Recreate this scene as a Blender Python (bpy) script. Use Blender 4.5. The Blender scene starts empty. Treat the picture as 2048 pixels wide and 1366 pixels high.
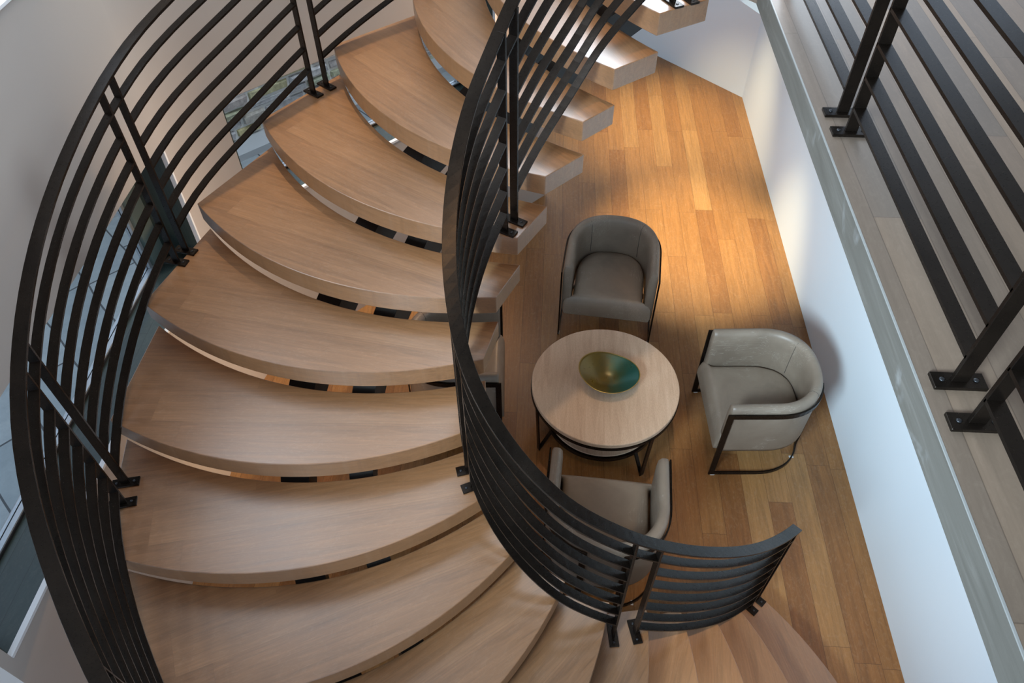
import bpy, bmesh, math, random
from mathutils import Vector, Matrix
random.seed(7)
sc = bpy.context.scene
COL = sc.collection
R = math.radians

# ---------------------------------------------------------------- camera
F_PX, PITCH, ROLL, YAW, HC = 1505.73, 0.84794, -0.00613, -0.05782, 4.54785
cd = bpy.data.cameras.new('camera'); cam = bpy.data.objects.new('camera', cd); COL.objects.link(cam)
cd.sensor_fit = 'HORIZONTAL'; cd.sensor_width = 36.0; cd.lens = 36.0 * F_PX / 2048
cd.clip_start = 0.05; cd.clip_end = 200
_f = Vector((math.sin(YAW) * math.cos(PITCH), math.cos(YAW) * math.cos(PITCH), -math.sin(PITCH)))
_r = Vector((math.cos(YAW), -math.sin(YAW), 0)); _u = _r.cross(_f)
_r2 = _r * math.cos(ROLL) + _u * math.sin(ROLL); _u2 = -_r * math.sin(ROLL) + _u * math.cos(ROLL)
cam.matrix_world = Matrix(((_r2.x, _u2.x, -_f.x, 0), (_r2.y, _u2.y, -_f.y, 0), (_r2.z, _u2.z, -_f.z, HC), (0, 0, 0, 1)))
sc.camera = cam

# ---------------------------------------------------------------- world, exposure
sc.view_settings.view_transform = 'Standard'
try: sc.view_settings.look = 'None'
except Exception: pass
sc.view_settings.gamma = 1.0
sc.view_settings.use_curve_mapping = False
sc.view_settings.exposure = 0.1
w = bpy.data.worlds.new('sky'); sc.world = w; w.use_nodes = True
bg = w.node_tree.nodes['Background']
bg.inputs[0].default_value = (0.62, 0.78, 1.0, 1); bg.inputs[1].default_value = 1.4

def area(name, loc, rot, sx, sy, power, color, spread=math.pi):
    l = bpy.data.lights.new(name, 'AREA'); l.shape = 'RECTANGLE'; l.size = sx; l.size_y = sy
    l.energy = power; l.color = color; l.spread = spread
    o = bpy.data.objects.new(name, l); COL.objects.link(o); o.location = loc; o.rotation_euler = rot
    return o
def spot(name, loc, target, power, color, size=70, blend=.6, radius=.05):
    l = bpy.data.lights.new(name, 'SPOT'); l.energy = power; l.color = color
    l.spot_size = R(size); l.spot_blend = blend; l.shadow_soft_size = radius
    o = bpy.data.objects.new(name, l); COL.objects.link(o); o.location = loc
    o.rotation_euler = (Vector(target) - Vector(loc)).to_track_quat('-Z', 'Y').to_euler()
    return o
COOL = (0.80, 0.90, 1.0); WARM = (1.0, 0.76, 0.46)
# daylight through the tall upper windows and the roof, plus one added beam
area('daylight_far_window', (0.4, 6.5, 5.2), (R(-64), 0, R(2)), 3.0, 2.2, 400, COOL)
area('daylight_roof_light', (-0.75, 5.7, 6.9), (R(-2), 0, 0), 2.4, 3.0, 150, COOL)
area('daylight_side_window', (-2.0, 2.9, 4.3), (0, R(-66), 0), 1.4, 1.4, 26, COOL)
area('cool_fill_right_wall', (-2.3, -2.0, 5.2), (Vector((2.16, 4.0, 1.1)) - Vector((-2.3, -2.0, 5.2))).to_track_quat('-Z', 'Y').to_euler(), 1.3, 1.2, 58, (.68, .87, 1.0), R(46))  # unseen cool beam, added to brighten the right wall
# recessed downlights of the lower room and stairwell, plus added warm fills
spot('downlight_by_wall', (1.15, 7.1, 2.82), (1.34, 7.1, 0), 620, (1.0, .82, .50), 56, 1)
spot('downlight_behind_chair', (1.15, 5.35, 2.82), (1.38, 5.3, 0), 960, (1.0, .84, .52), 46, 1)
spot('downlight_over_corner', (1.30, 1.3, 2.82), (1.35, 1.6, 0), 90, (1.0, .66, .36), 56, 1)
spot('downlight_under_landing', (.5, 6.0, 2.8), (-1.8, 4.0, .9), 300, (1.0, .60, .30), 70, .9)
spot('warm_fill_under_stair', (-.7, 2.2, .08), (-2.13, 3.3, .9), 60, (1.0, .62, .32), 100, 1, .1)  # unseen warm fill added near the floor, aimed up at the left wall
spot('downlight_stairwell', (-1.3, 4.1, 6.7), (-1.7, 3.85, 2.3), 520, WARM, 36, 1)
spot('warm_fill_over_table', (.45, 3.2, 6.8), (.5, 3.3, .5), 300, (1.0, .72, .46), 22, 1, .08)  # added warm light without a fixture, lifts the table and chairs
spot('warm_fill_treads', (-0.4, 0.4, 6.8), (-0.9, 2.6, 1.9), 140, (1.0, .60, .28), 54, 1, .25)  # unseen warm fill added to warm the backs of the treads

# ---------------------------------------------------------------- node helpers
def mat(name, base=(.5, .5, .5), rough=.5, metal=0.0, spec=.5):
    m = bpy.data.materials.new(name); m.use_nodes = True
    b = m.node_tree.nodes['Principled BSDF']
    b.inputs['Base Color'].default_value = (*base, 1); b.inputs['Roughness'].default_value = rough
    b.inputs['Metallic'].default_value = metal
    b.inputs['Specular IOR Level'].default_value = spec
    return m
class NT:
    def __init__(s, m): s.t = m.node_tree; s.n = s.t.nodes; s.b = s.n['Principled BSDF']
    def new(s, typ, **k):
        n = s.n.new(typ)
        for a, v in k.items(): setattr(n, a, v)
        return n
    def ln(s, a, b): s.t.links.new(a, b)
    def math(s, op, a, b=None, c=None):
        n = s.n.new('ShaderNodeMath'); n.operation = op
        for i, v in enumerate((a, b, c)):
            if v is None: continue
            if isinstance(v, (int, float)): n.inputs[i].default_value = v
            else: s.ln(v, n.inputs[i])
        return n.outputs[0]
    def comb(s, x, y, z=0):
        n = s.n.new('ShaderNodeCombineXYZ')
        for i, v in enumerate((x, y, z)):
            if isinstance(v, (int, float)): n.inputs[i].default_value = v
            else: s.ln(v, n.inputs[i])
        return n.outputs[0]
    def ramp(s, fac, stops):
        n = s.n.new('ShaderNodeValToRGB'); s.ln(fac, n.inputs[0])
        el = n.color_ramp.elements
        while len(el) < len(stops): el.new(0.5)
        for e, (p, c) in zip(el, stops): e.position = p; e.color = (*c, 1)
        return n.outputs[0]
    def mix(s, mode, fac, a, b):
        n = s.n.new('ShaderNodeMix'); n.data_type = 'RGBA'; n.blend_type = mode
        for i, v in ((0, fac), (6, a), (7, b)):
            if isinstance(v, (int, float)): n.inputs[i].default_value = v
            elif isinstance(v, tuple): n.inputs[i].default_value = (*v, 1)
            else: s.ln(v, n.inputs[i])
        return n.outputs[2]
    def noise(s, vec, scale, detail=3, rough=.55, dist=0):
        n = s.n.new('ShaderNodeTexNoise'); s.ln(vec, n.inputs['Vector'])
        n.inputs['Scale'].default_value = scale; n.inputs['Detail'].default_value = detail
        n.inputs['Roughness'].default_value = rough; n.inputs['Distortion'].default_value = dist
        return n.outputs['Fac']
    def bump(s, h, strength, dist=.002):
        n = s.n.new('ShaderNodeBump'); n.inputs['Strength'].default_value = strength
        n.inputs['Distance'].default_value = dist; s.ln(h, n.inputs['Height']); s.ln(n.outputs[0], s.b.inputs['Normal'])
def planks(name, cols, wid, length, along='Y', rough=.42, seam=.35, grain=.35, spec=.5, edge=.012, seamw=.006, fig=.02):
    """boards running along one axis of the object's own coordinates, each board its own tone"""
    m = mat(name, rough=rough, spec=spec); t = NT(m)
    tc = t.new('ShaderNodeTexCoord'); sp = t.new('ShaderNodeSeparateXYZ'); t.ln(tc.outputs['Object'], sp.inputs[0])
    X, Y = (sp.outputs[0], sp.outputs[1]) if along == 'Y' else (sp.outputs[1], sp.outputs[0])
    Z = sp.outputs[2]
    u = t.math('DIVIDE', X, wid); row = t.math('FLOOR', u); fu = t.math('FRACT', u)
    wn = t.new('ShaderNodeTexWhiteNoise', noise_dimensions='1D'); t.ln(row, wn.inputs['W'])
    v = t.math('ADD', t.math('DIVIDE', Y, length), t.math('MULTIPLY', wn.outputs['Value'], 7.3))
    colu = t.math('FLOOR', v); fv = t.math('FRACT', v)
    w2 = t.new('ShaderNodeTexWhiteNoise', noise_dimensions='2D'); t.ln(t.comb(row, colu), w2.inputs['Vector'])
    base = t.ramp(w2.outputs['Value'], cols)
    off = t.math('MULTIPLY', w2.outputs['Value'], 37.0)
    gv = t.comb(t.math('MULTIPLY', X, 30.0), t.math('ADD', t.math('MULTIPLY', Y, 1.6), off), t.math('MULTIPLY', Z, 30.0))
    g1 = t.noise(gv, 1.0, 4, .6, 1.2)
    gv2 = t.comb(t.math('MULTIPLY', X, 170.0), t.math('ADD', t.math('MULTIPLY', Y, 9.0), off), t.math('MULTIPLY', Z, 170.0))
    g2 = t.noise(gv2, 1.0, 3, .6)
    gg = t.math('ADD', t.math('MULTIPLY', g1, .65), t.math('MULTIPLY', g2, .35))
    sh = t.ramp(gg, [(.25, (1 - grain,) * 3), (.75, (1 + grain * .35,) * 3)])
    c = t.mix('MULTIPLY', 1.0, base, sh)
    # pale flame figure
    fg = t.noise(t.comb(t.math('MULTIPLY', X, 9.0), t.math('ADD', t.math('MULTIPLY', Y, 5.0), off), 0), 3.0, 5, .7, 2.5)
    ff = t.ramp(fg, [(.50, (0, 0, 0)), (.70, (1, 1, 1))])
    fx = t.new('ShaderNodeSeparateColor'); t.ln(ff, fx.inputs[0])
    c = t.mix('SCREEN', t.math('MULTIPLY', fx.outputs[0], fig), c, (1.0, .85, .65))
    du = t.math('MULTIPLY', t.math('MINIMUM', fu, t.math('SUBTRACT', 1.0, fu)), wid)
    dv = t.math('MULTIPLY', t.math('MINIMUM', fv, t.math('SUBTRACT', 1.0, fv)), length)
    d = t.math('MINIMUM', du, dv)
    s_ = t.math('LESS_THAN', d, .0013)
    c = t.mix('MULTIPLY', t.math('MULTIPLY', s_, seam), c, (.12, .08, .05))
    t.ln(c, t.b.inputs['Base Color'])
    rr = t.math('ADD', rough - .06, t.math('MULTIPLY', gg, .14)); t.ln(rr, t.b.inputs['Roughness'])
    t.bump(g2, .06, .001)
    return m
def plaster(name, base, rough=.85):
    m = mat(name, base, rough, spec=.25); t = NT(m)
    tc = t.new('ShaderNodeTexCoord')
    n = t.noise(tc.outputs['Object'], 90, 3); n2 = t.noise(tc.outputs['Object'], 1.3, 3)
    c = t.mix('MIX', t.math('MULTIPLY', n2, .5), tuple(x * .96 for x in base), tuple(min(1, x * 1.03) for x in base))
    t.ln(c, t.b.inputs['Base Color']); t.bump(n, .12, .001)
    return m

M = {}
M['floor'] = planks('oak_strip_floor', [(0, (.235, .098, .028)), (.2, (.28, .125, .037)), (.75, (.315, .148, .046)), (1, (.38, .20, .070))], .158, 1.35, 'Y', rough=.40, seam=.6, grain=.46, fig=.05)
M['tread'] = planks('limed_oak_tread', [(0, (.228, .106, .042)), (.5, (.257, .121, .049)), (1, (.29, .142, .060))], .19, 2.6, 'X', rough=.35, seam=.10, grain=.46, spec=1.0, fig=.03)
_b = M['tread'].node_tree.nodes['Principled BSDF']; _b.inputs['Coat Weight'].default_value = .45; _b.inputs['Coat Roughness'].default_value = .34
M['upper'] = planks('grey_oak_upper_floor', [(0, (.135, .104, .082)), (.5, (.185, .132, .095)), (1, (.235, .165, .112))], .13, 2.2, 'Y', rough=.45, seam=.4, grain=.22)
def fascia_mat():
    m = mat('worn_grey_oak_fascia', (.25, .245, .235), .5); t = NT(m); tc = t.new('ShaderNodeTexCoord')
    mp = t.new('ShaderNodeMapping'); mp.inputs['Scale'].default_value = (30, 1.5, 22); t.ln(tc.outputs['Object'], mp.inputs[0])
    n = t.noise(mp.outputs[0], 1.5, 5, .65, 1.0)
    n2 = t.noise(tc.outputs['Object'], 5, 4, .7, .5)
    c = t.ramp(n, [(.2, (.088, .082, .070)), (.55, (.122, .115, .10)), (.8, (.172, .162, .145))])
    w_ = t.ramp(n2, [(.6, (0, 0, 0)), (.75, (1, 1, 1))]); sx = t.new('ShaderNodeSeparateColor'); t.ln(w_, sx.inputs[0])
    c = t.mix('MIX', t.math('MULTIPLY', sx.outputs[0], .3), c, (.45, .46, .47)); t.ln(c, t.b.inputs['Base Color']); return m
M['fascia'] = fascia_mat()
M['edge'] = mat('rubbed_pale_edge', (.26, .26, .25), .55)
M['wallgrey'] = plaster('greige_plaster', (.47, .43, .395))
M['wallwhite'] = plaster('white_plaster', (.78, .85, .90))
M['white'] = mat('white_trim_paint', (.78, .80, .82), .45)
def steel():
    m = mat('blackened_steel', (.016, .0145, .0135), .38, .0, .26); m.node_tree.nodes['Principled BSDF'].inputs['Specular Tint'].default_value = (1.0, .84, .72, 1); t = NT(m); tc = t.new('ShaderNodeTexCoord')
    n = t.noise(tc.outputs['Object'], 7, 4, .6); n2 = t.noise(tc.outputs['Object'], 130, 2)
    c = t.ramp(n, [(.3, (.0035, .0026, .0021)), (.7, (.0085, .006, .0045))]); t.ln(c, t.b.inputs['Base Color'])
    t.ln(t.math('ADD', .23, t.math('MULTIPLY', n2, .12)), t.b.inputs['Roughness']); return m
M['steel'] = steel()
M['worn'] = mat('rubbed_steel_screw', (.035, .036, .04), .4, .6)
M['stringer'] = mat('dark_bronze_stringer', (.022, .016, .012), .45, .0, .5)
def leather():
    m = mat('taupe_leather', (.22, .19, .155), .42, spec=.5); t = NT(m); tc = t.new('ShaderNodeTexCoord')
    n = t.noise(tc.outputs['Object'], 4, 4, .6, .4)
    c = t.ramp(n, [(.3, (.19, .147, .11)), (.55, (.238, .187, .141)), (.8, (.285, .23, .176))])
    acc = None
    for k, (rz, sc_) in enumerate(((.6, 14), (-.9, 11), (2.2, 17))):
        mp = t.new('ShaderNodeMapping'); mp.inputs['Rotation'].default_value = (.3 * k, .2, rz); mp.inputs['Scale'].default_value = (sc_, .9, 6)
        t.ln(tc.outputs['Object'], mp.inputs[0])
        nn = t.noise(mp.outputs[0], 2.2, 2, .4, 2.2)
        a = t.math('ABSOLUTE', t.math('SUBTRACT', nn, .5)); l = t.math('LESS_THAN', a, .006)
        acc = l if acc is None else t.math('MAXIMUM', acc, l)
    msk = t.noise(tc.outputs['Object'], 3.1, 2); mk = t.math('MULTIPLY', acc, t.math('MULTIPLY', t.math('GREATER_THAN', msk, .52), .26))
    c = t.mix('MIX', mk, c, (.55, .50, .42)); t.ln(c, t.b.inputs['Base Color'])
    t.bump(t.noise(tc.outputs['Object'], 260, 2), .12, .0008)
    t.ln(t.math('ADD', .36, t.math('MULTIPLY', n, .15)), t.b.inputs['Roughness']); return m
M['leather'] = leather()
M['seam'] = mat('dark_leather_seam', (.07, .06, .05), .6)  # even dark brown of the chair seam lines
def travertine():
    m = mat('veined_tabletop', (.46, .34, .25), .5, spec=.4); t = NT(m); tc = t.new('ShaderNodeTexCoord')
    mp = t.new('ShaderNodeMapping'); mp.inputs['Scale'].default_value = (16, 1.6, 16); mp.inputs['Rotation'].default_value = (0, 0, .10); t.ln(tc.outputs['Object'], mp.inputs[0])
    n = t.noise(mp.outputs[0], 1.6, 5, .65, .8)
    mp2 = t.new('ShaderNodeMapping'); mp2.inputs['Scale'].default_value = (150, 30, 100); t.ln(tc.outputs['Object'], mp2.inputs[0])
    n2 = t.noise(mp2.outputs[0], 2, 3, .7)
    c = t.ramp(n, [(.25, (.50, .345, .235)), (.5, (.60, .43, .30)), (.75, (.68, .51, .375))])
    c = t.mix('MULTIPLY', .5, c, t.ramp(n2, [(.3, (.66, .62, .58)), (.6, (1, 1, 1))])); t.ln(c, t.b.inputs['Base Color']); return m
M['table'] = travertine()
def patina():
    m = mat('green_gold_glaze', (.1, .1, .03), .25, .35, .6); t = NT(m); tc = t.new('ShaderNodeTexCoord')
    sp = t.new('ShaderNodeSeparateXYZ'); t.ln(tc.outputs['Object'], sp.inputs[0])
    n = t.noise(tc.outputs['Object'], 9, 5, .65, .4)
    f = t.math('ADD', t.math('MULTIPLY', sp.outputs[0], 2.6), t.math('ADD', t.math('MULTIPLY', n, .7), .12))
    c = t.ramp(f, [(.2, (.17, .105, .012)), (.45, (.12, .085, .018)), (.62, (.045, .085, .04)), (.85, (.012, .085, .065))])
    t.ln(c, t.b.inputs['Base Color']); t.ln(t.math('ADD', .16, t.math('MULTIPLY', n, .3)), t.b.inputs['Roughness']); return m
M['bowl'] = patina()
M['rim'] = mat('gilt_bowl_rim', (.42, .27, .07), .3, .8)
M['green'] = planks('dark_green_stained_boards', [(0, (.024, .040, .037)), (.5, (.034, .053, .049)), (1, (.046, .070, .064))], .11, 4.0, 'Y', rough=.42, seam=.6, grain=.3)
M['stile'] = mat('grey_green_paint', (.20, .27, .25), .45)
M['frame'] = mat('pale_metal_frame', (.42, .46, .49), .35, .3)
M['gasket'] = mat('black_gasket', (.01, .01, .012), .5)
def glass():
    m = mat('window_glass', (1, 1, 1), 0.0); t = NT(m); b = t.b
    b.inputs['Transmission Weight'].default_value = 1.0; b.inputs['IOR'].default_value = 1.02
    return m
M['glass'] = glass()
def paving():
    m = mat('blue_grey_flagstone', (.2, .23, .25), .75); t = NT(m); tc = t.new('ShaderNodeTexCoord')
    mp = t.new('ShaderNodeMapping'); mp.inputs['Rotation'].default_value = (0, 0, .78); t.ln(tc.outputs['Object'], mp.inputs[0])
    nz = t.new('ShaderNodeTexNoise'); nz.inputs['Scale'].default_value = 1.4; t.ln(mp.outputs[0], nz.inputs['Vector'])
    wv = t.mix('LINEAR_LIGHT', .05, mp.outputs[0], nz.outputs['Color'])
    br = t.new('ShaderNodeTexBrick'); t.ln(wv, br.inputs['Vector']); br.offset = .37; br.squash = 1.5; br.squash_frequency = 3
    br.inputs['Scale'].default_value = 1.0; br.inputs['Brick Width'].default_value = .75; br.inputs['Row Height'].default_value = .42; br.inputs['Mortar Size'].default_value = .008
    br.inputs['Color1'].default_value = (.19, .225, .24, 1); br.inputs['Color2'].default_value = (.27, .30, .31, 1); br.inputs['Mortar'].default_value = (.05, .055, .06, 1)
    n = t.noise(tc.outputs['Object'], 6, 6, .7)
    c = t.mix('MULTIPLY', .7, br.outputs['Color'], t.ramp(n, [(.3, (.72, .74, .76)), (.7, (1.1, 1.1, 1.08))])); t.ln(c, t.b.inputs['Base Color']); t.bump(n, .4, .01); return m
M['paving'] = paving()
def ledge_stone():
    m = mat('stone_facing', (.3, .3, .28), .85); t = NT(m); oi = t.new('ShaderNodeObjectInfo'); tc = t.new('ShaderNodeTexCoord')
    g = t.new('ShaderNodeNewGeometry')
    r = g.outputs['Random Per Island']
    c = t.ramp(r, [(0, (.33, .335, .345)), (.3, (.46, .46, .47)), (.5, (.38, .34, .32)), (.66, (.36, .40, .30)), (.78, (.52, .44, .22)), (.86, (.52, .52, .52)), (1, (.42, .36, .31))])
    n = t.noise(g.outputs['Position'], 14, 6, .7)
    c = t.mix('MULTIPLY', .9, c, t.ramp(n, [(.3, (.5, .5, .5)), (.7, (1.25, 1.25, 1.22))])); t.ln(c, t.b.inputs['Base Color']); t.bump(n, .8, .02); return m
M['stone'] = ledge_stone()
M['mortar'] = mat('pale_mortar', (.66, .67, .65), .9)
M['ceil'] = plaster('ceiling_plaster', (.60, .58, .55))

# ---------------------------------------------------------------- mesh helpers
def link(o, parent=None):
    COL.objects.link(o)
    if parent is not None: o.parent = parent
    return o
def mesh_obj(name, verts, faces, material, parent=None, smooth=False, bevel=0, seg=2, mats=None, fm=None, loc=None, rotz=0):
    me = bpy.data.meshes.new(name); me.from_pydata([tuple(v) for v in verts], [], faces); me.update()
    bm = bmesh.new(); bm.from_mesh(me); bmesh.ops.recalc_face_normals(bm, faces=bm.faces); bm.to_mesh(me); bm.free()
    for m_ in (mats or [material]): me.materials.append(m_)
    if fm:
        for p_, i_ in zip(me.polygons, fm): p_.material_index = i_
    if smooth:
        for p_ in me.polygons: p_.use_smooth = True
    o = bpy.data.objects.new(name, me); link(o, parent)
    if loc: o.location = loc
    if rotz: o.rotation_euler = (0, 0, rotz)
    if bevel:
        b = o.modifiers.new('bevel', 'BEVEL'); b.width = bevel; b.segments = seg; b.limit_method = 'ANGLE'; b.angle_limit = R(35)
    return o
def tag(o, label=None, cat=None, group=None, kind=None):
    if label: o['label'] = label
    if cat: o['category'] = cat
    if group: o['group'] = group
    if kind: o['kind'] = kind
    return o
def empty(name, loc, label=None, cat=None, group=None, rotz=0):
    o = bpy.data.objects.new(name, None); o.empty_display_size = .1; link(o); o.location = loc; o.rotation_euler = (0, 0, rotz)
    return tag(o, label, cat, group)
class MB:
    def __init__(s): s.v = []; s.f = []
    def add(s, vs, fs):
        n = len(s.v); s.v += [tuple(v) for v in vs]; s.f += [tuple(i + n for i in f) for f in fs]; return s
    def box(s, c, size, rz=0, up=None):
        hx, hy, hz = (x / 2 for x in size); q = Matrix.Rotation(rz, 3, 'Z'); vs = []
        for dz in (-hz, hz):
            for dx, dy in ((-hx, -hy), (hx, -hy), (hx, hy), (-hx, hy)): vs.append(Vector(c) + q @ Vector((dx, dy, dz)))
        return s.add(vs, [(0, 3, 2, 1), (4, 5, 6, 7), (0, 1, 5, 4), (1, 2, 6, 5), (2, 3, 7, 6), (3, 0, 4, 7)])
    def bar(s, a, b, w_, t_, side=None):
        a = Vector(a); b = Vector(b); d = (b - a).normalized()
        if side is None: side = d.cross(Vector((0, 0, 1)))
        side = Vector(side); side = (side - d * side.dot(d)).normalized(); n = d.cross(side)
        vs = []
        for p in (a, b):
            for x, y in ((-1, -1), (1, -1), (1, 1), (-1, 1)): vs.append(p + side * x * w_ / 2 + n * y * t_ / 2)
        return s.add(vs, [(0, 3, 2, 1), (4, 5, 6, 7), (0, 1, 5, 4), (1, 2, 6, 5), (2, 3, 7, 6), (3, 0, 4, 7)])
    def prism(s, poly, z0, z1):
        n = len(poly)
        return s.add([(x, y, z0) for x, y in poly] + [(x, y, z1) for x, y in poly],
                     [tuple(range(n))[::-1], tuple(range(n, 2 * n))] + [(i, (i + 1) % n, (i + 1) % n + n, i + n) for i in range(n)])
    def sweep(s, rings, closed=False, caps=True):
        n = len(rings[0]); base = []
        for r_ in rings: base += list(r_)
        fs = []; m_ = len(rings)
        for i in range(m_ if closed else m_ - 1):
            for j in range(n): fs.append((i * n + j, i * n + (j + 1) % n, ((i + 1) % m_) * n + (j + 1) % n, ((i + 1) % m_) * n + j))
        if caps and not closed: fs += [tuple(range(n))[::-1], tuple((m_ - 1) * n + j for j in range(n))]
        return s.add(base, fs)
    def build(s, name, m_, parent=None, **k): return mesh_obj(name, s.v, s.f, m_, parent, **k)
def lathe(prof, n=48, sx=1, sy=1, fn=None):
    mb = MB(); vs = []
    for r_, z in prof:
        for k in range(n):
            a = 2 * math.pi * k / n; x, y, zz = r_ * math.cos(a) * sx, r_ * math.sin(a) * sy, z
            if fn: x, y, zz = fn(x, y, zz, a)
            vs.append((x, y, zz))
    fs = []
    for i in range(len(prof) - 1):
        for k in range(n): fs.append((i * n + k, i * n + (k + 1) % n, (i + 1) * n + (k + 1) % n, (i + 1) * n + k))
    fs.append(tuple(range(n))[::-1]); fs.append(tuple((len(prof) - 1) * n + k for k in range(n)))
    return mb.add(vs, fs)
def children(o): return [c for c in COL.objects if c.parent == o]
def copy_tree(o, parent=None):
    c = o.copy(); COL.objects.link(c)
    if parent is not None: c.parent = parent
    for ch in children(o): copy_tree(ch, c)
    return c

# ---------------------------------------------------------------- stair geometry (metres, read off the survey of the flight)
RISE = .178; THICK = .103; FLOOR2 = 18 * RISE
IN = [(.680, 3.435), (.466, 3.281), (.281, 3.119), (.153, 2.978), (-.007, 2.808), (-.121, 2.588), (-.209, 2.386), (-.261, 2.168), (-.245, 1.935), (-.170, 1.721),
      (-.066, 1.537), (.130, 1.411), (.354, 1.369), (.572, 1.390), (.795, 1.465), (.999, 1.587), (1.181, 1.737), (1.356, 1.908), (1.50, 2.10)]
ANG = [-86, -75.0, -65.0, -54.8, -43.7, -32.3, -20.8, -9.3, 2.0, 13.6, 25.7, 37.9, 49.8, 61.5, 72.9, 84.2, 95.6, 106.9, 118]
D_IN = [.16, .15, .14, .13, .125, .087, .090, .080, .086, .091, .050, .037, .013, -.012, -.019, -.011, -.006, -.008, 0]
D_OUT = [.05, .05, .05, .05, .05, .04, -.008, .024, .049, .076, .144, .14, .12, .1, .1, .1, .1, .1, .1]
CH, SAG = 1.68, .22
def dirv(i): a = R(ANG[i]); return Vector((math.cos(a), math.sin(a)))
def inner_edge(i):
    e = max(0, .085 - D_IN[i]); a = R(ANG[i] + 27)
    return Vector(IN[i]) + Vector((math.cos(a), math.sin(a))) * e
def outer_edge(i): return Vector(IN[i]) - dirv(i) * CH
def arc(i, n=26, push=0.0):
    """nosing arc of step i from the inner to the outer end; push moves it towards the descending side"""
    a, b = Vector(IN[i]), outer_edge(i); d = (b - a); L = d.length; d /= L; nrm = Vector((-d.y, d.x))
    if nrm.dot(Vector((-dirv(i).y, dirv(i).x))) > 0: nrm = -nrm
    s0 = -(inner_edge(i) - a).length / L
    out = []
    for k in range(n + 1):
        t_ = s0 + (1 - s0) * k / n
        bulge = 4 * SAG * t_ * (1 - t_)
        out.append(a + d * (L * t_) + nrm * (bulge + push))
    return out
def catmull(P, u):
    i = min(max(int(math.floor(u)), 0), len(P) - 2); t_ = u - i
    p0 = P[max(i - 1, 0)]; p1 = P[i]; p2 = P[i + 1]; p3 = P[min(i + 2, len(P) - 1)]
    return .5 * ((2 * p1) + (-p0 + p2) * t_ + (2 * p0 - 5 * p1 + 4 * p2 - p3) * t_ ** 2 + (-p0 + 3 * p1 - 3 * p2 + p3) * t_ ** 3)
RIN = [Vector(IN[i]) - dirv(i) * D_IN[i] for i in range(len(IN))]
_c = Vector((1.423, 1.829))
for i in range(5): RIN[i] = _c + (Vector(IN[i]) - _c).normalized() * 1.815      # handrail line
RINB = [p.copy() for p in RIN]                                                  # line of the posts and bars
for i in range(6): RINB[i] = _c + (Vector(IN[i]) - _c).normalized() * 1.797
RINB[6] = Vector(IN[6]) - dirv(6) * .085
ROUT = [outer_edge(i) + dirv(i) * D_OUT[i] for i in range(len(IN))]
def zat(u): return (18 - u) * RISE
def interp(x, xs, ys):
    if x <= xs[0]: return ys[0]
    for a, b, p, q in zip(xs[:-1], xs[1:], ys[:-1], ys[1:]):
        if x <= b: return p + (q - p) * (x - a) / (b - a)
    return ys[-1]
hr_in = lambda u: interp(u, [0, 5, 7, 9, 12.5, 17], [.935, .935, .915, .88, .86, .85])
hr_out = lambda u: interp(u, [0, 6, 9, 17], [.87, .87, .86, .86])
def frame_at(P, u):
    p = catmull(P, u); t_ = catmull(P, min(u + .02, len(P) - 1)) - catmull(P, max(u - .02, 0)); t_ = t_.normalized()
    return p, t_, Vector((-t_.y, t_.x))
def ribbon(P, u0, u1, zoff, wd, th, n=None):
    n = n or max(4, int((u1 - u0) * 6)); rings = []
    for k in range(n + 1):
        u = u0 + (u1 - u0) * k / n; p, t_, nn = frame_at(P, u); z = zat(u) + (zoff(u) if callable(zoff) else zoff)
        rings.append([(p.x - nn.x * wd / 2, p.y - nn.y * wd / 2, z - th), (p.x + nn.x * wd / 2, p.y + nn.y * wd / 2, z - th),
                      (p.x + nn.x * wd / 2, p.y + nn.y * wd / 2, z), (p.x - nn.x * wd / 2, p.y - nn.y * wd / 2, z)])
    return MB().sweep(rings)

stair = empty('curved_staircase', (-.2, 2.2, 0), 'curved floating staircase of thick pale oak treads on dark steel stringers', 'staircase')
def rel(o): o.location = Vector(o.location) - Vector(o.parent.location); return o
for i in range(1, 18):
    z1 = (18 - i) * RISE
    front = arc(i); back = arc(i - 1, push=-.02)
    poly = front + back[::-1]
    m_ = (front[0] + front[-1]) / 2; a_ = R(ANG[i])
    q = Matrix.Rotation(-a_, 2)
    lp = [q @ (p - m_) for p in poly]; n = len(front)
    # top and bottom as strips between the two arcs
    vs = [(p.x, p.y, 0) for p in lp] + [(p.x, p.y, -THICK) for p in lp]; N2 = 2 * n; fs = []
    for k in range(n - 1):
        fs.append((k, k + 1, N2 - 2 - k, N2 - 1 - k)); fs.append((N2 + k, N2 + N2 - 1 - k, N2 + N2 - 2 - k, N2 + k + 1))
    for k in range(N2): fs.append((k, (k + 1) % N2, (k + 1) % N2 + N2, k + N2))
    t_ = mesh_obj('tread', vs, fs, M['tread'], stair, bevel=.0035, seg=2, loc=(m_.x, m_.y, z1), rotz=a_); rel(t_)
def stringer(d, wd, name):
    P = []
    for i in range(len(IN)):
        f = d / CH; P.append(Vector(IN[i]) - dirv(i) * d + Vector((dirv(i).y, -dirv(i).x)) * (4 * SAG * f * (1 - f)) * .6)
    rings = []; n = 96
    for k in range(n + 1):
        u = .0 + 16.1 * k / n; p, t_, nn = frame_at(P, u); zt = zat(u) - THICK - RISE - .012; zb = max(zt - .20, 0.0)
        zt = max(zt, .01)
        rings.append([(p.x - nn.x * wd / 2, p.y - nn.y * wd / 2, zb), (p.x + nn.x * wd / 2, p.y + nn.y * wd / 2, zb),
                      (p.x + nn.x * wd / 2, p.y + nn.y * wd / 2, zt), (p.x - nn.x * wd / 2, p.y - nn.y * wd / 2, zt)])
    o = MB().sweep(rings).build(name, M['stringer'], stair); rel(o)
    return P
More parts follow.
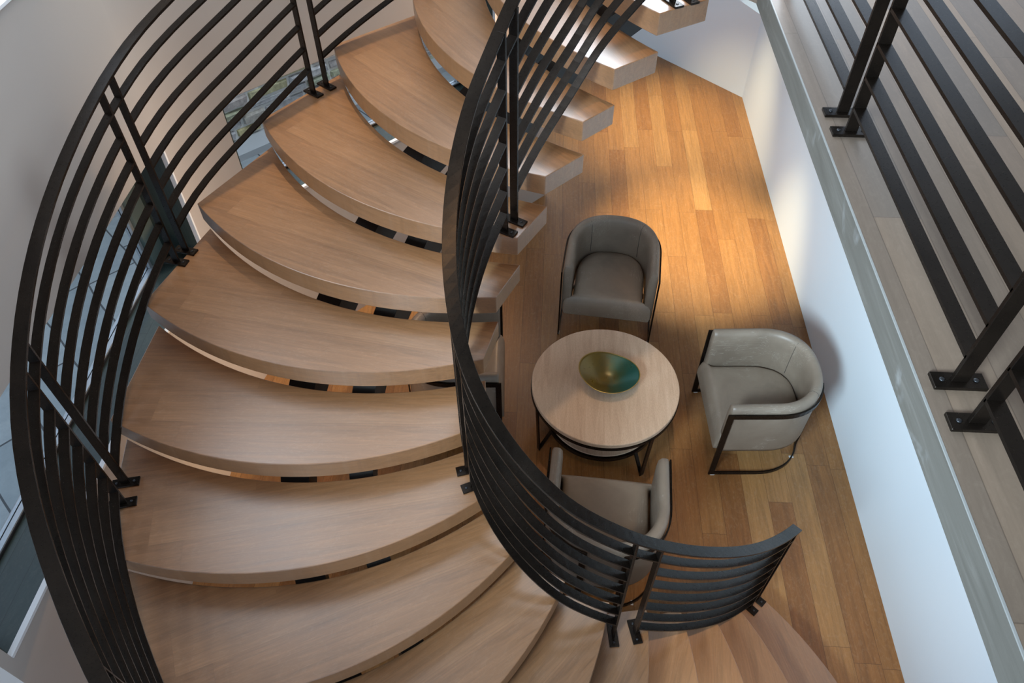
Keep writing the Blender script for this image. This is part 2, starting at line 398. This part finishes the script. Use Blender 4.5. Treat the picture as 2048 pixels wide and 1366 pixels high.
SP = [stringer(.57, .11, 'stringer'), stringer(.88, .13, 'stringer')]
for i in range(1, 17):
    for P in SP:
        p, t_, nn = frame_at(P, i - .5); zt = zat(i) - THICK; zb = zat(i - .5) - THICK - RISE - .03
        o = MB().box((p.x, p.y, (zt + zb) / 2), (.16, .09, zt - zb), math.atan2(t_.y, t_.x)).build('tread_bracket', M['stringer'], stair); rel(o)

def post(root, x, y, z0, top, nang, off=(0, 0)):
    """flat bar post: broad face radial (direction nang), screwed base plate under it"""
    nv = Vector((math.cos(nang), math.sin(nang), 0)); tv = Vector((-nv.y, nv.x, 0))
    o = MB().box((0, 0, (top - z0) / 2 + .005), (.038, .011, top - z0 - .01), nang).build('post', M['steel'], root, bevel=.001, seg=1)
    o.location = Vector((x, y, z0)) - root.location
    b = MB().box((0, 0, .005), (.118, .046, .010), nang).build('base_plate', M['steel'], o, bevel=.001, seg=1)
    for s in (-1, 1):
        p = nv * s * .038
        c_ = lathe([(.006, .010), (.0065, .012), (.004, .0135), (.0005, .0136)], 10); c_.v = [(v[0] + p.x, v[1] + p.y, v[2]) for v in c_.v]
        c_.build('screw', M['worn'], o, smooth=True)
    return o
def find_u(P, xy, lo=0, hi=18):
    best = min((((catmull(P, lo + (hi - lo) * k / 2000) - Vector(xy)).length, lo + (hi - lo) * k / 2000) for k in range(2001)))
    return best[1]
BAROFF = [.112 + .1195 * k for k in range(7)]
def rail(name, P, pairs, u0, u1, label, PB=None, HR=hr_out):
    PB = PB or P
    root = empty(name, (*catmull(P, (u0 + u1) / 2), 0), label, 'railing')
    o = ribbon(P, u0, u1, HR, .052, .013).build('handrail', M['steel'], root, bevel=.0012, seg=1); rel(o)
    us = []
    for (ua, ub, zt) in pairs:
        for u in (ua, ub):
            p, t_, nn = frame_at(PB, u)
            post(root, p.x, p.y, zt, zat(u) + HR(u) - .009, math.atan2(nn.y, nn.x))
        us.append((ua, ub))
    spans = []
    prev = u0
    for ua, ub in us:
        if ua > prev: spans.append((prev, ua, False))
        spans.append((ua, ub, True)); prev = ub
    if u1 - prev > .3: spans.append((prev, u1, False))
    for a, b, short in spans:
        for k, off in enumerate(BAROFF):
            if short and k > 0: continue
            o = ribbon(PB, a, b, (lambda u, o_=off: HR(u) - o_), .038, .010).build('bar', M['steel'], root); rel(o)
    return root
up = lambda xa, xb, P: (find_u(P, xa), find_u(P, xb))
pin = []
for xa, xb, i in (((.60, 3.43), (.53, 3.385), 1), ((-.15, 2.71), (-.18, 2.63), 5), ((-.33, 1.80), (-.31, 1.71), 9), ((.40, 1.35), (.51, 1.36), 13)):
    ua, ub = up(xa, xb, RINB); pin.append((ua, ub, (18 - i) * RISE))
pin.append((16.55, 16.86, RISE))
rail('inner_stair_railing', RIN, pin, 0.0, 16.93, 'inner black steel stair railing curling round beside the lounge chairs', RINB, hr_in)
pout = []
for xa, xb, i in (((-.72, 4.50), (-.78, 4.43), 3), ((-1.25, 3.83), (-1.31, 3.75), 5), ((-1.81, 2.81), (-1.84, 2.73), 7), ((-1.80, 1.67), (-1.77, 1.57), 9)):
    ua, ub = up(xa, xb, ROUT); pout.append((ua, ub, (18 - i) * RISE))
pout.append((10.4, 10.6, 7 * RISE))
rail('outer_stair_railing', ROUT, pout, 2.0, 11.6, 'outer black steel stair railing sweeping along the left window wall')

# ---------------------------------------------------------------- balcony railing (straight)
root = empty('balcony_railing', (.944, 1.5, FLOOR2), 'straight black steel balcony railing on the upper floor at right', 'railing')
XB = .944
for y in (2.216, 2.106, 1.109, .995, -.10, -.21, 3.16):
    post(root, XB, y, FLOOR2, FLOOR2 + .90, 0.0)
segs = [(-.6, -.21), (-.10, .995), (1.109, 2.106), (2.216, 3.16)]
for a, b in segs:
    for k in range(8):
        o = MB().box((0, 0, -.005), (.038, b - a, .010)).build('bar', M['steel'], root); o.location = (0, (a + b) / 2 - 1.5, .092 + .102 * k)
for a, b in ((-.21, -.10), (.995, 1.109), (2.106, 2.216)):
    o = MB().box((0, 0, -.005), (.038, b - a, .010)).build('bar', M['steel'], root); o.location = (0, (a + b) / 2 - 1.5, .092 + .102 * 7)
o = MB().box((0, 0, 0), (.052, 3.8, .013)).build('handrail', M['steel'], root, bevel=.001); o.location = (0, 1.28 - 1.5, .905)

# ---------------------------------------------------------------- the building
def struct(name, mb, m_, **k):
    o = mb.build(name, m_, **k); o['kind'] = 'structure'; return o
XL, XR = -2.13, 2.16                       # left and right wall planes
CA = (XL, 3.655)                           # kink where the left wall turns 45 degrees
dA = Vector((.683, .730)).normalized(); nA = Vector((-dA.y, dA.x))   # along wall A, outward
pA = lambda s, o=0.0: (CA[0] + dA.x * s + nA.x * o, CA[1] + dA.y * s + nA.y * o)
ZS, ZH = 1.36, 2.174                       # sill and head of the low windows
TOP = 7.0
WT = .34                                   # wall thickness
YJ0, YJ1 = .966, 3.45                      # jambs of window B
# lower floor
struct('floor', MB().prism([(-2.6, -2.6), (XR + .2, -2.6), (XR + .2, 7.78), (.6, 9.6), (-.3, 9.6), (-2.4, 3.7), (-2.6, 3.3)], -.12, 0), M['floor'])
# right wall
struct('wall_right', MB().box((XR + .1, 2.59, 1.42), (.2, 10.42, 2.84)), M['wallwhite'])
# far 45 degree wall
dB = Vector((-.70, .714)).normalized(); nB = Vector((dB.y, -dB.x))
b0 = Vector((XR, 7.79)); b1 = b0 + dB * 3.2
struct('wall_back', MB().prism([tuple(b0), tuple(b0 + nB * .2), tuple(b1 + nB * .2), tuple(b1)], 0, 3.0), M['wallwhite'])
# left wall around window 1
mb = MB(); x0 = XL - WT
mb.prism([(XL, .913), (XL, YJ0), (x0, YJ0), (x0, .913)], 0, TOP)
mb.prism([(XL, YJ0), (XL, YJ1), (x0, YJ1), (x0, YJ0)], 0, ZS)
UW = (1.25, 3.35, 3.235, 5.6)               # upper window opening y0 y1 z0 z1
mb.prism([(XL, YJ0), (XL, YJ1), (x0, YJ1), (x0, YJ0)], ZH, UW[2])
mb.prism([(XL, YJ0), (XL, UW[0]), (x0, UW[0]), (x0, YJ0)], UW[2], UW[3])
mb.prism([(XL, UW[1]), (XL, YJ1), (x0, YJ1), (x0, UW[1])], UW[2], UW[3])
mb.prism([(XL, YJ0), (XL, YJ1), (x0, YJ1), (x0, YJ0)], UW[3], TOP)
ka = (CA[0] + (nA.x * WT), CA[1] + (nA.y * WT))
struct('wall_left', mb, M['wallgrey'])
# 45 degree wall with window 2: jamb at s=.295
sj = .295; se = 3.1
mb = MB()
mb.prism([pA(sj), pA(2.5), pA(2.5, WT), pA(sj, WT)], 0, ZS)
mb.prism([pA(sj), pA(2.5), pA(2.5, WT), pA(sj, WT)], ZH, TOP)
mb.prism([pA(2.5), pA(se), pA(se, WT), pA(2.5, WT)], 0, TOP)
struct('wall_left_diagonal', mb, M['wallgrey'])
# curved pier between the two low windows
q0, q1, q2 = Vector((XL, YJ1)), Vector(CA), Vector(pA(sj)); bez = []
for k in range(17):
    t_ = k / 16; bez.append(tuple(q0 * (1 - t_) ** 2 + q1 * 2 * t_ * (1 - t_) + q2 * t_ * t_))
pier = struct('wall_left_pier', MB().prism(bez + [pA(sj, WT), ka, (x0, YJ1 + .1), (x0, YJ1)], 0, TOP), M['wallgrey'], smooth=True)
es = pier.modifiers.new('split', 'EDGE_SPLIT'); es.split_angle = R(30)
# near return of the left wall
struct('wall_near_return', MB().prism([(XL - WT, .913), (XL - WT, 1.0), (-4.2, 1.0), (-4.2, .913)], 0, TOP), M['wallwhite'])
# wall closing the far side of the stairwell above the landing
struct('wall_far', MB().prism([pA(se), (2.6, 8.05), (2.6, 8.25), (pA(se)[0] - .1, 8.25)], 2.9, 4.6), M['wallgrey'])
struct('wall_front', MB().box((3.4, -2.5, 4.9), (5.2, .2, 4.2)), M['wallgrey'])
# upper floor slab and landing, one platform
slab = [(.86, -2.4), (5.4, -2.4), (5.4, 8.1), (-.1, 8.1), (.42, 5.10), (.672, 3.44), (.86, 3.225)]
f_ = struct('floor_upper', MB().prism(slab, FLOOR2 - THICK + .0, FLOOR2), M['upper'])
f_.name = 'floor_upper'
tr = struct('trim_1', MB().prism([(.857, -2.4), (.8605, -2.4), (.8605, 3.2265), (.857, 3.2265)], FLOOR2 - THICK - .001, FLOOR2 - .003), M['fascia'])
tr = struct('trim_2', MB().prism([(.8555, -2.4), (.8605, -2.4), (.8605, 3.2265), (.8555, 3.2265)], FLOOR2 - .0032, FLOOR2 + .0006), M['edge'])
struct('ceiling', MB().prism([(1.06, -2.4), (2.36, -2.4), (2.36, 7.9), (.9, 8.0), (.75, 4.2), (1.06, 3.6)], 2.84, FLOOR2 - THICK - .002), M['ceil'])
# roof over the stairwell and the upper floor, open at its glazed lantern
mb = MB()
for bx in (((-4.2, -2.4), (-2.1, 8.2)), ((.6, -2.4), (5.4, 8.2)), ((-2.1, -2.4), (.6, 3.8)), ((-2.1, 7.4), (.6, 8.2))):
    (ax, ay), (cx_, cy_) = bx; mb.prism([(ax, ay), (cx_, ay), (cx_, cy_), (ax, cy_)], TOP, TOP + .2)
struct('ceiling_upper', mb, M['ceil'])
struct('wall_upper_right', MB().box((5.3, 2.8, 5.1), (.2, 10.6, 3.8)), M['wallgrey'])

# ---- window linings, frames and panes
def window(name, p0, d, nrm, length, label):
    """recess along d from p0, outward nrm; lining boards, metal frame and pane at its outer face"""
    root = bpy.data.objects.new(name, None); link(root); root['kind'] = 'structure'; root.location = (p0[0], p0[1], ZS)
    P = lambda s, o, z: (d.x * s + nrm.x * o, d.y * s + nrm.y * o, z)
    Hh = ZH - ZS; dep = WT - .06
    def slab_(name_, s0, s1, o0, o1, z0, z1, m_, along=None):
        mb = MB(); mb.add([P(s0, o0, z0), P(s1, o0, z0), P(s1, o1, z0), P(s0, o1, z0), P(s0, o0, z1), P(s1, o0, z1), P(s1, o1, z1), P(s0, o1, z1)],
                          [(0, 3, 2, 1), (4, 5, 6, 7), (0, 1, 5, 4), (1, 2, 6, 5), (2, 3, 7, 6), (3, 0, 4, 7)])
        return mb.build(name_, m_, root)
    e = .002
    slab_('window_sill', e, length - e, .022, dep, 0, .012, M['green'])
    slab_('window_lining', length - .014, length - e, .022, dep, .012, Hh - e, M['green'])
    slab_('window_lining', e, .014, .022, dep, .012, Hh - e, M['green'])
    slab_('window_lining', .014, length - .014, .022, dep, Hh - .014, Hh - e, M['green'])
    slab_('trim', 0, length, -.004, .022, -.004, .0125, M['white'])
    slab_('trim', length - .012, length + .004, -.004, .022, .0125, Hh, M['white'])
    slab_('window_frame', .014, length - .014, dep - .018, dep + .03, .012, .035, M['frame'])
    slab_('gasket', .014, length - .014, dep - .024, dep - .018, .012, .026, M['gasket'])
    slab_('window_frame', length - .16, length - .014, dep - .03, dep + .03, .035, Hh - .014, M['stile'])
    slab_('window_frame', length - .19, length - .165, dep - .01, dep + .03, .035, Hh - .014, M['frame'])
    slab_('window_frame', .014, .10, dep - .03, dep + .03, .035, Hh - .014, M['stile'])
    slab_('window_frame', .10, length - .16, dep - .03, dep + .03, Hh - .08, Hh - .014, M['stile'])
    slab_('pane', .10, length - .19, dep + .008, dep + .014, .035, Hh - .08, M['glass'])
    return root
window('window_1', (XL, YJ0), Vector((0, 1)), Vector((-1, 0)), YJ1 - YJ0, '')
a0 = pA(sj); window('window_2', a0, dA, nA, 2.5 - sj, '')
# upper window: frame, sill and pane
uw = bpy.data.objects.new('window_3', None); link(uw); uw['kind'] = 'structure'; uw.location = (XL, UW[0], UW[2])
yl = UW[1] - UW[0]; hl = UW[3] - UW[2]
MB().box((-.06, yl / 2, .006), (.16, yl - .004, .012)).build('window_sill', M['white'], uw)
mb = MB(); mb.box((-.2, yl / 2, .04), (.06, yl - .004, .055)); mb.box((-.2, yl / 2, hl - .03), (.06, yl - .004, .055))
mb.box((-.2, .03, hl / 2), (.06, .055, hl - .12)); mb.box((-.2, yl - .03, hl / 2), (.06, .055, hl - .12)); mb.build('window_frame', M['gasket'], uw)
MB().box((-.2, yl / 2, hl / 2), (.008, yl - .115, hl - .12)).build('pane', M['glass'], uw)

# ---------------------------------------------------------------- outside
g_ = MB().prism([(-12, -4), (-2.7, -4), (-2.7, 3.2), (-1.0, 5.9), (-1.0, 16), (-12, 16)], -.25, -.05).build('patio_paving', M['paving'])
tag(g_, 'blue-grey flagstone patio outside the low windows', 'paving', kind='structure')
# random ashlar garden wall along y = x + 9.9
def stone_wall():
    root = empty('stone_garden_wall', (-3.6, 6.3, -.05), 'rough grey and ochre stone garden wall outside the diagonal window', 'wall')
    d = Vector((1, 1, 0)).normalized(); nn = Vector((1, -1, 0)).normalized(); p0 = Vector((-6.5, 3.4, 0)) - Vector((-3.6, 6.3, 0)) + Vector((0, .05, 0))
    L = 9.0; mb = MB(); rng = random.Random(3); z = 0.0
    q = lambda s, o, zz: tuple(p0 + d * s + nn * o + Vector((0, 0, zz)))
    core = MB().add([q(0, -.3, 0), q(L, -.3, 0), q(L, 0, 0), q(0, 0, 0), q(0, -.3, 2.3), q(L, -.3, 2.3), q(L, 0, 2.3), q(0, 0, 2.3)],
                    [(0, 3, 2, 1), (4, 5, 6, 7), (0, 1, 5, 4), (1, 2, 6, 5), (2, 3, 7, 6), (3, 0, 4, 7)]).build('mortar_core', M['mortar'], root)
    while z < 2.2:
        h_ = rng.uniform(.07, .15); s = -rng.uniform(0, .3)
        while s < L:
            w_ = rng.uniform(.18, .55); e = .010; pr = rng.uniform(.015, .05); j = lambda: rng.uniform(-.012, .012)
            a, b, z0, z1 = s + e, s + w_ - e, z + e, z + h_ - e
            fr = [q(a + .015 + j(), pr, z0 + .015 + j()), q(b - .015 + j(), pr + j() * .8, z0 + .015 + j()), q(b - .015 + j(), pr, z1 - .015 + j()), q(a + .015 + j(), pr + j() * .8, z1 - .015 + j())]
            bk = [q(a, -.01, z0), q(b, -.01, z0), q(b, -.01, z1), q(a, -.01, z1)]
            mb.add(bk + fr, [(4, 5, 6, 7), (0, 1, 5, 4), (1, 2, 6, 5), (2, 3, 7, 6), (3, 0, 4, 7), (0, 3, 2, 1)])
            s += w_
        z += h_
    mb.build('stone_facing', M['stone'], root)
stone_wall()
k_ = MB().prism([(-6.0, 3.95), (-1.2, 8.75), (-1.0, 8.55), (-5.8, 3.75)], -.05, .02).build('stone_kerb', mat('pale_kerb_stone', (.36, .38, .39), .8))
tag(k_, 'pale grey stone kerb at the foot of the garden wall', 'kerb', kind='structure')
k_ = MB().prism([(-2.62, -1), (-3.05, -1), (-3.05, 3.8), (-2.62, 3.6)], -.05, .03).build('paved_border', mat('smooth_grey_slab', (.27, .31, .33), .7))
tag(k_, 'smooth grey slab border outside the left window', 'kerb', kind='structure')

# ---------------------------------------------------------------- lounge chairs
def chair_proto():
    root = empty('barrel_chair', (0, 0, 0))
    W2, DF, ZB, ZT = .35, -.31, .27, .74
    def outline(off=0.0, n=44, full=True):
        """plan curve: right side front -> round the back -> left side front"""
        pts = []; Rr = W2 - off; y0 = -.02; ry = .345 - off
        for k in range(9): pts.append((Rr, DF + (y0 - DF) * k / 9))
        for k in range(n + 1):
            a = math.pi * k / n; c_, s_ = math.cos(a), math.sin(a); e = .86
            pts.append((Rr * math.copysign(abs(c_) ** e, c_), y0 + ry * abs(s_) ** e))
        for k in range(8, -1, -1): pts.append((-Rr, DF + (y0 - DF) * k / 9))
        return pts
    po = outline(0); pi_ = outline(.068)
    rings = []; N = len(po)
    for k in range(N):
        o_ = Vector(po[k]); i_ = Vector(pi_[k]); f = k / (N - 1); bk = math.sin(math.pi * f) ** 2
        zt = ZT + .02 * bk; zb = ZB
        L = lambda t_, z: (*(o_ + (i_ - o_) * t_), z)
        rings.append([L(.06, zb), L(0, zb + .03), L(0, zt - .10), L(.0, zt - .035), L(.14, zt - .006), L(.4, zt), L(.7, zt - .004), L(.95, zt - .03), L(1.02, zt - .10), L(1.0 + .05 * bk, .52), L(1.0, .40), L(1.0, zb)])
    # soften the two arm fronts
    def shrink(r_, dy, s):
        c_ = sum((Vector(v) for v in r_), Vector()) / len(r_)
        return [tuple(Vector((c_.x + (v[0] - c_.x) * s, v[1] + dy, c_.z + (v[2] - c_.z) * (1 - (1 - s) * .35)))) for v in r_]
    rings = [shrink(rings[0], -.008, .75), shrink(rings[0], -.003, .93)] + rings + [shrink(rings[-1], -.003, .93), shrink(rings[-1], -.008, .75)]
    sh = MB().sweep(rings).build('barrel_back', M['leather'], root, smooth=True)
    # rim seam lines where the back panel meets the arms
    for sgn in (1, -1):
        a = R(50) if sgn > 0 else R(130); k = 9 + int(44 * a / math.pi)
        o_ = Vector(po[k]); i_ = Vector(pi_[k]); pr = []
        for t_, z in ((-.015, ZT - .22), (-.015, ZT - .03), (.14, ZT + .008), (.4, ZT + .014), (.7, ZT + .010), (.96, ZT - .018), (1.04, ZT - .10), (1.07, .52), (1.04, .45)):
            pr.append(Vector((*(o_ + (i_ - o_) * t_), z)))
        mb = MB()
        for a_, b_ in zip(pr[:-1], pr[1:]): mb.bar(a_, b_, .0028, .0028)
        mb.build('seam', M['seam'], root)
    # seat: apron across the full width in front, crowned cushion between the arms
    inn = [p for p in outline(.080, 40) if p[1] > -.28]
    NX, NY = 28, 26; vs = []; fs = []
    yb = lambda x: max([y for (xx, y) in inn if abs(xx - x) < .03] or [-.05])
    xi = max(p[0] for p in inn)
    def half(y):
        if y < -.318: return .343 - max(0, (-.332 - y)) * .6
        if y < -.29: return .343 + (xi - .343) * (y + .318) / .028
        c_ = [abs(x) for x, yy in inn if abs(yy - y) < .012 and x > 0]
        return min(xi, max(c_)) if c_ else xi
    ymax = max(p[1] for p in inn)
    ys = [-.350, -.347, -.340, -.330, -.318, -.304, -.29, -.26] + [-.22 + (ymax + .22) * (1 - (1 - k / (NY - 8)) ** 1.6) for k in range(NY - 7)]
    rows = []
    for y in ys:
        hw = half(min(y, ymax - .003)) if y < ymax - .004 else .06
        zf = .300 if y <= -.350 else .44 - .09 * max(0, (-.29 - y) / .06) ** 2.2
        row = []
        for k in range(NX + 1):
            u = -1 + 2 * k / NX; e_ = 1 - abs(u)
            drop = .022 * (1 - min(1, e_ / .16)) ** 2 + .020 * (1 - min(1, (ymax - y) / .06)) ** 2
            row.append((u * hw, y, max(.30, zf + .010 * (1 - u * u) - drop)))
        rows.append(row)
    for row in rows: vs += row
    nv = len(vs); m1 = NX + 1
    for row in rows: vs += [(x, y, .275) for x, y, z in row]
    for r_ in range(len(rows) - 1):
        for k in range(NX):
            q_ = (r_ * m1 + k, r_ * m1 + k + 1, (r_ + 1) * m1 + k + 1, (r_ + 1) * m1 + k)
            fs.append(q_); fs.append(tuple(i + nv for i in q_[::-1]))
        for k in (0, NX): fs.append((r_ * m1 + k, (r_ + 1) * m1 + k, (r_ + 1) * m1 + k + nv, r_ * m1 + k + nv))
    for r_ in (0, len(rows) - 1):
        for k in range(NX): fs.append((r_ * m1 + k, r_ * m1 + k + 1, r_ * m1 + k + 1 + nv, r_ * m1 + k + nv))
    st = mesh_obj('seat', vs, fs, M['leather'], root, smooth=True)
    sd = st.modifiers.new('soft', 'SUBSURF'); sd.levels = 1; sd.render_levels = 1
    # the two flat steel side loops bent round the barrel
    full = outline(-.006, 44)
    for sgn in (1, -1):
        path = full if sgn > 0 else [(-x, y) for x, y in full]
        path = [Vector(p) for p in path]
        path = [Vector((path[0].x, -.335))] + path
        # cumulative length to about the back quarter
        S = [0]
        for a_, b_ in zip(path[:-1], path[1:]): S.append(S[-1] + (b_ - a_).length)
        send = .74
        def at(s):
            for k in range(len(S) - 1):
                if S[k + 1] >= s:
                    t_ = (s - S[k]) / max(1e-9, S[k + 1] - S[k]); return path[k].lerp(path[k + 1], t_)
            return path[-1]
        bw = .038; zt, zb = .695, 0.006
        loop_o, loop_i = [], []
        rr = .045
        def ro(s0, s1, z0, z1, rad):
            pts = []
            n_ = 18
            for k in range(n_ + 1): pts.append((s0 + (s1 - s0) * k / n_, z0))        # bottom, front to back
            for k in range(1, 6):                                                  # rounded rear lower corner
                a = R(90) * k / 6; pts.append((s1 + rad * math.sin(a), z0 + rad - rad * math.cos(a)))
            for k in range(13): pts.append((s1 + rad, z0 + rad + (z1 - z0 - rad) * k / 12))
            for k in range(n_ + 1): pts.append((s1 + rad - (s1 + rad - s0) * (k + 1) / (n_ + 1), z1))
            for k in range(1, 9): pts.append((s0, z1 - (z1 - z0) * k / 9))
            return pts
        lo = ro(0, send, zb, zt, rr); li = ro(bw, send + rr - bw - .02, zb + bw * .75, zt - bw, .02)
        mb = MB(); vs = []; n_ = len(lo)
        for th in (0.0, .010):
            for lp in (lo, li):
                for s, z in lp:
                    s = max(0.0, s); p = at(s); p2 = at(s + .01); t_ = (p2 - p); t_ = t_.normalized() if t_.length > 1e-6 else Vector((0, 1))
                    nv = Vector((t_.y, -t_.x)) * (1 if sgn > 0 else -1)
                    vs.append((p.x + nv.x * th, p.y + nv.y * th, z))
        A0, B0, A1, B1 = 0, n_, 2 * n_, 3 * n_; fs = []
        for k in range(n_):
            k2 = (k + 1) % n_
            fs += [(A0 + k, A0 + k2, B0 + k2, B0 + k), (A1 + k, B1 + k, B1 + k2, A1 + k2), (A0 + k, A1 + k, A1 + k2, A0 + k2), (B0 + k, B0 + k2, B1 + k2, B1 + k)]
        mb.add(vs, fs); lg = mb.build('side_frame', M['steel'], root)
        for s in (.03, .66):
            p = at(s); MB().box((p.x + .004 * sgn, p.y, .003), (.016, .03, .006)).build('glide', M['white'], lg)
    return root
proto = chair_proto()
G = 'leather barrel chairs round the coffee table'
spots = [((.53, 4.39, 0), R(-6), 'taupe leather barrel chair behind the round table, facing the camera'),
         ((1.51, 3.22, 0), R(-90 + 3), 'taupe leather barrel chair beside the white wall, its black side frame showing'),
         ((.42, 2.19, 0), R(180 - 4), 'taupe leather barrel chair in front of the table, partly behind the inner railing'),
         ((-.60, 3.37, 0), R(90 + 3), 'taupe leather barrel chair mostly hidden under the stair treads')]
for k, (loc, rz, lab) in enumerate(spots):
    o = proto if k == 0 else copy_tree(proto)
    o.location = loc; o.rotation_euler = (0, 0, rz); tag(o, lab, 'chair', G)

# ---------------------------------------------------------------- coffee table and bowl
tb = empty('coffee_table', (.45, 3.215, 0), 'round veined-top coffee table with a lower shelf and black steel legs', 'table')
def disc(r_, z0, z1, bev=.004): return lathe([(r_ - bev, z0), (r_, z0 + bev), (r_, z1 - bev), (r_ - bev, z1), (r_ * .5, z1 + .0001)], 96)
disc(.503, .462, .50).build('tabletop', M['table'], tb)
disc(.385, .165, .19).build('shelf', M['table'], tb)
def ring(r0, r1, z0, z1, n=96):
    rings = []
    for k in range(n):
        a = 2 * math.pi * k / n; c_, s_ = math.cos(a), math.sin(a)
        rings.append([(r0 * c_, r0 * s_, z0), (r1 * c_, r1 * s_, z0), (r1 * c_, r1 * s_, z1), (r0 * c_, r0 * s_, z1)])
    return MB().sweep(rings, closed=True)
ring(.490, .508, .440, .461).build('top_ring', M['steel'], tb)
ring(.385, .402, .150, .185).build('shelf_ring', M['steel'], tb)
for k in range(4):
    a = R(207 + 98 * 0 + 90 * k + (8 if k % 2 else 0)); c_, s_ = math.cos(a), math.sin(a)
    mb = MB(); side = (-s_, c_, 0)
    mb.bar((.512 * c_, .512 * s_, .468), (.490 * c_, .490 * s_, 0.0), .032, .012, side)
    mb.bar((.392 * c_, .392 * s_, .17), (.484 * c_, .484 * s_, .012), .026, .012, side)
    mb.build('leg', M['steel'], tb, bevel=.002)
def warp(x, y, z, a):
    s = 1 + .05 * math.cos(2 * a + .6) + .025 * math.cos(3 * a - .7)
    return x * s, y * s, z * (1 + .10 * math.cos(a - 2.6) + .05 * math.cos(2 * a))
prof = [(.012, .004), (.055, .003), (.062, .010), (.105, .034), (.155, .068), (.192, .094), (.199, .101)]
prin = [(.196, .1015), (.185, .093), (.148, .069), (.10, .039), (.055, .018), (.02, .0135), (.004, .0135)]
bw = lathe(prof + prin, 72, 1.0, .90, warp).build('decorative_bowl', M['bowl'], smooth=True)
bw.location = (.465, 3.235, .501); bw.rotation_euler = (0, 0, R(-4))
tag(bw, 'green and gold glazed bowl with a wavy rim on the coffee table', 'bowl')
rimr = []
for k in range(72):
    a = 2 * math.pi * k / 72; rg = []
    for r_, z in ((.1945, .1005), (.200, .1000), (.2005, .103), (.1955, .1035)):
        rg.append(warp(r_ * math.cos(a), r_ * math.sin(a) * .90, z, a))
    rimr.append(rg)
MB().sweep(rimr, closed=True).build('rim', M['rim'], bw, smooth=True)
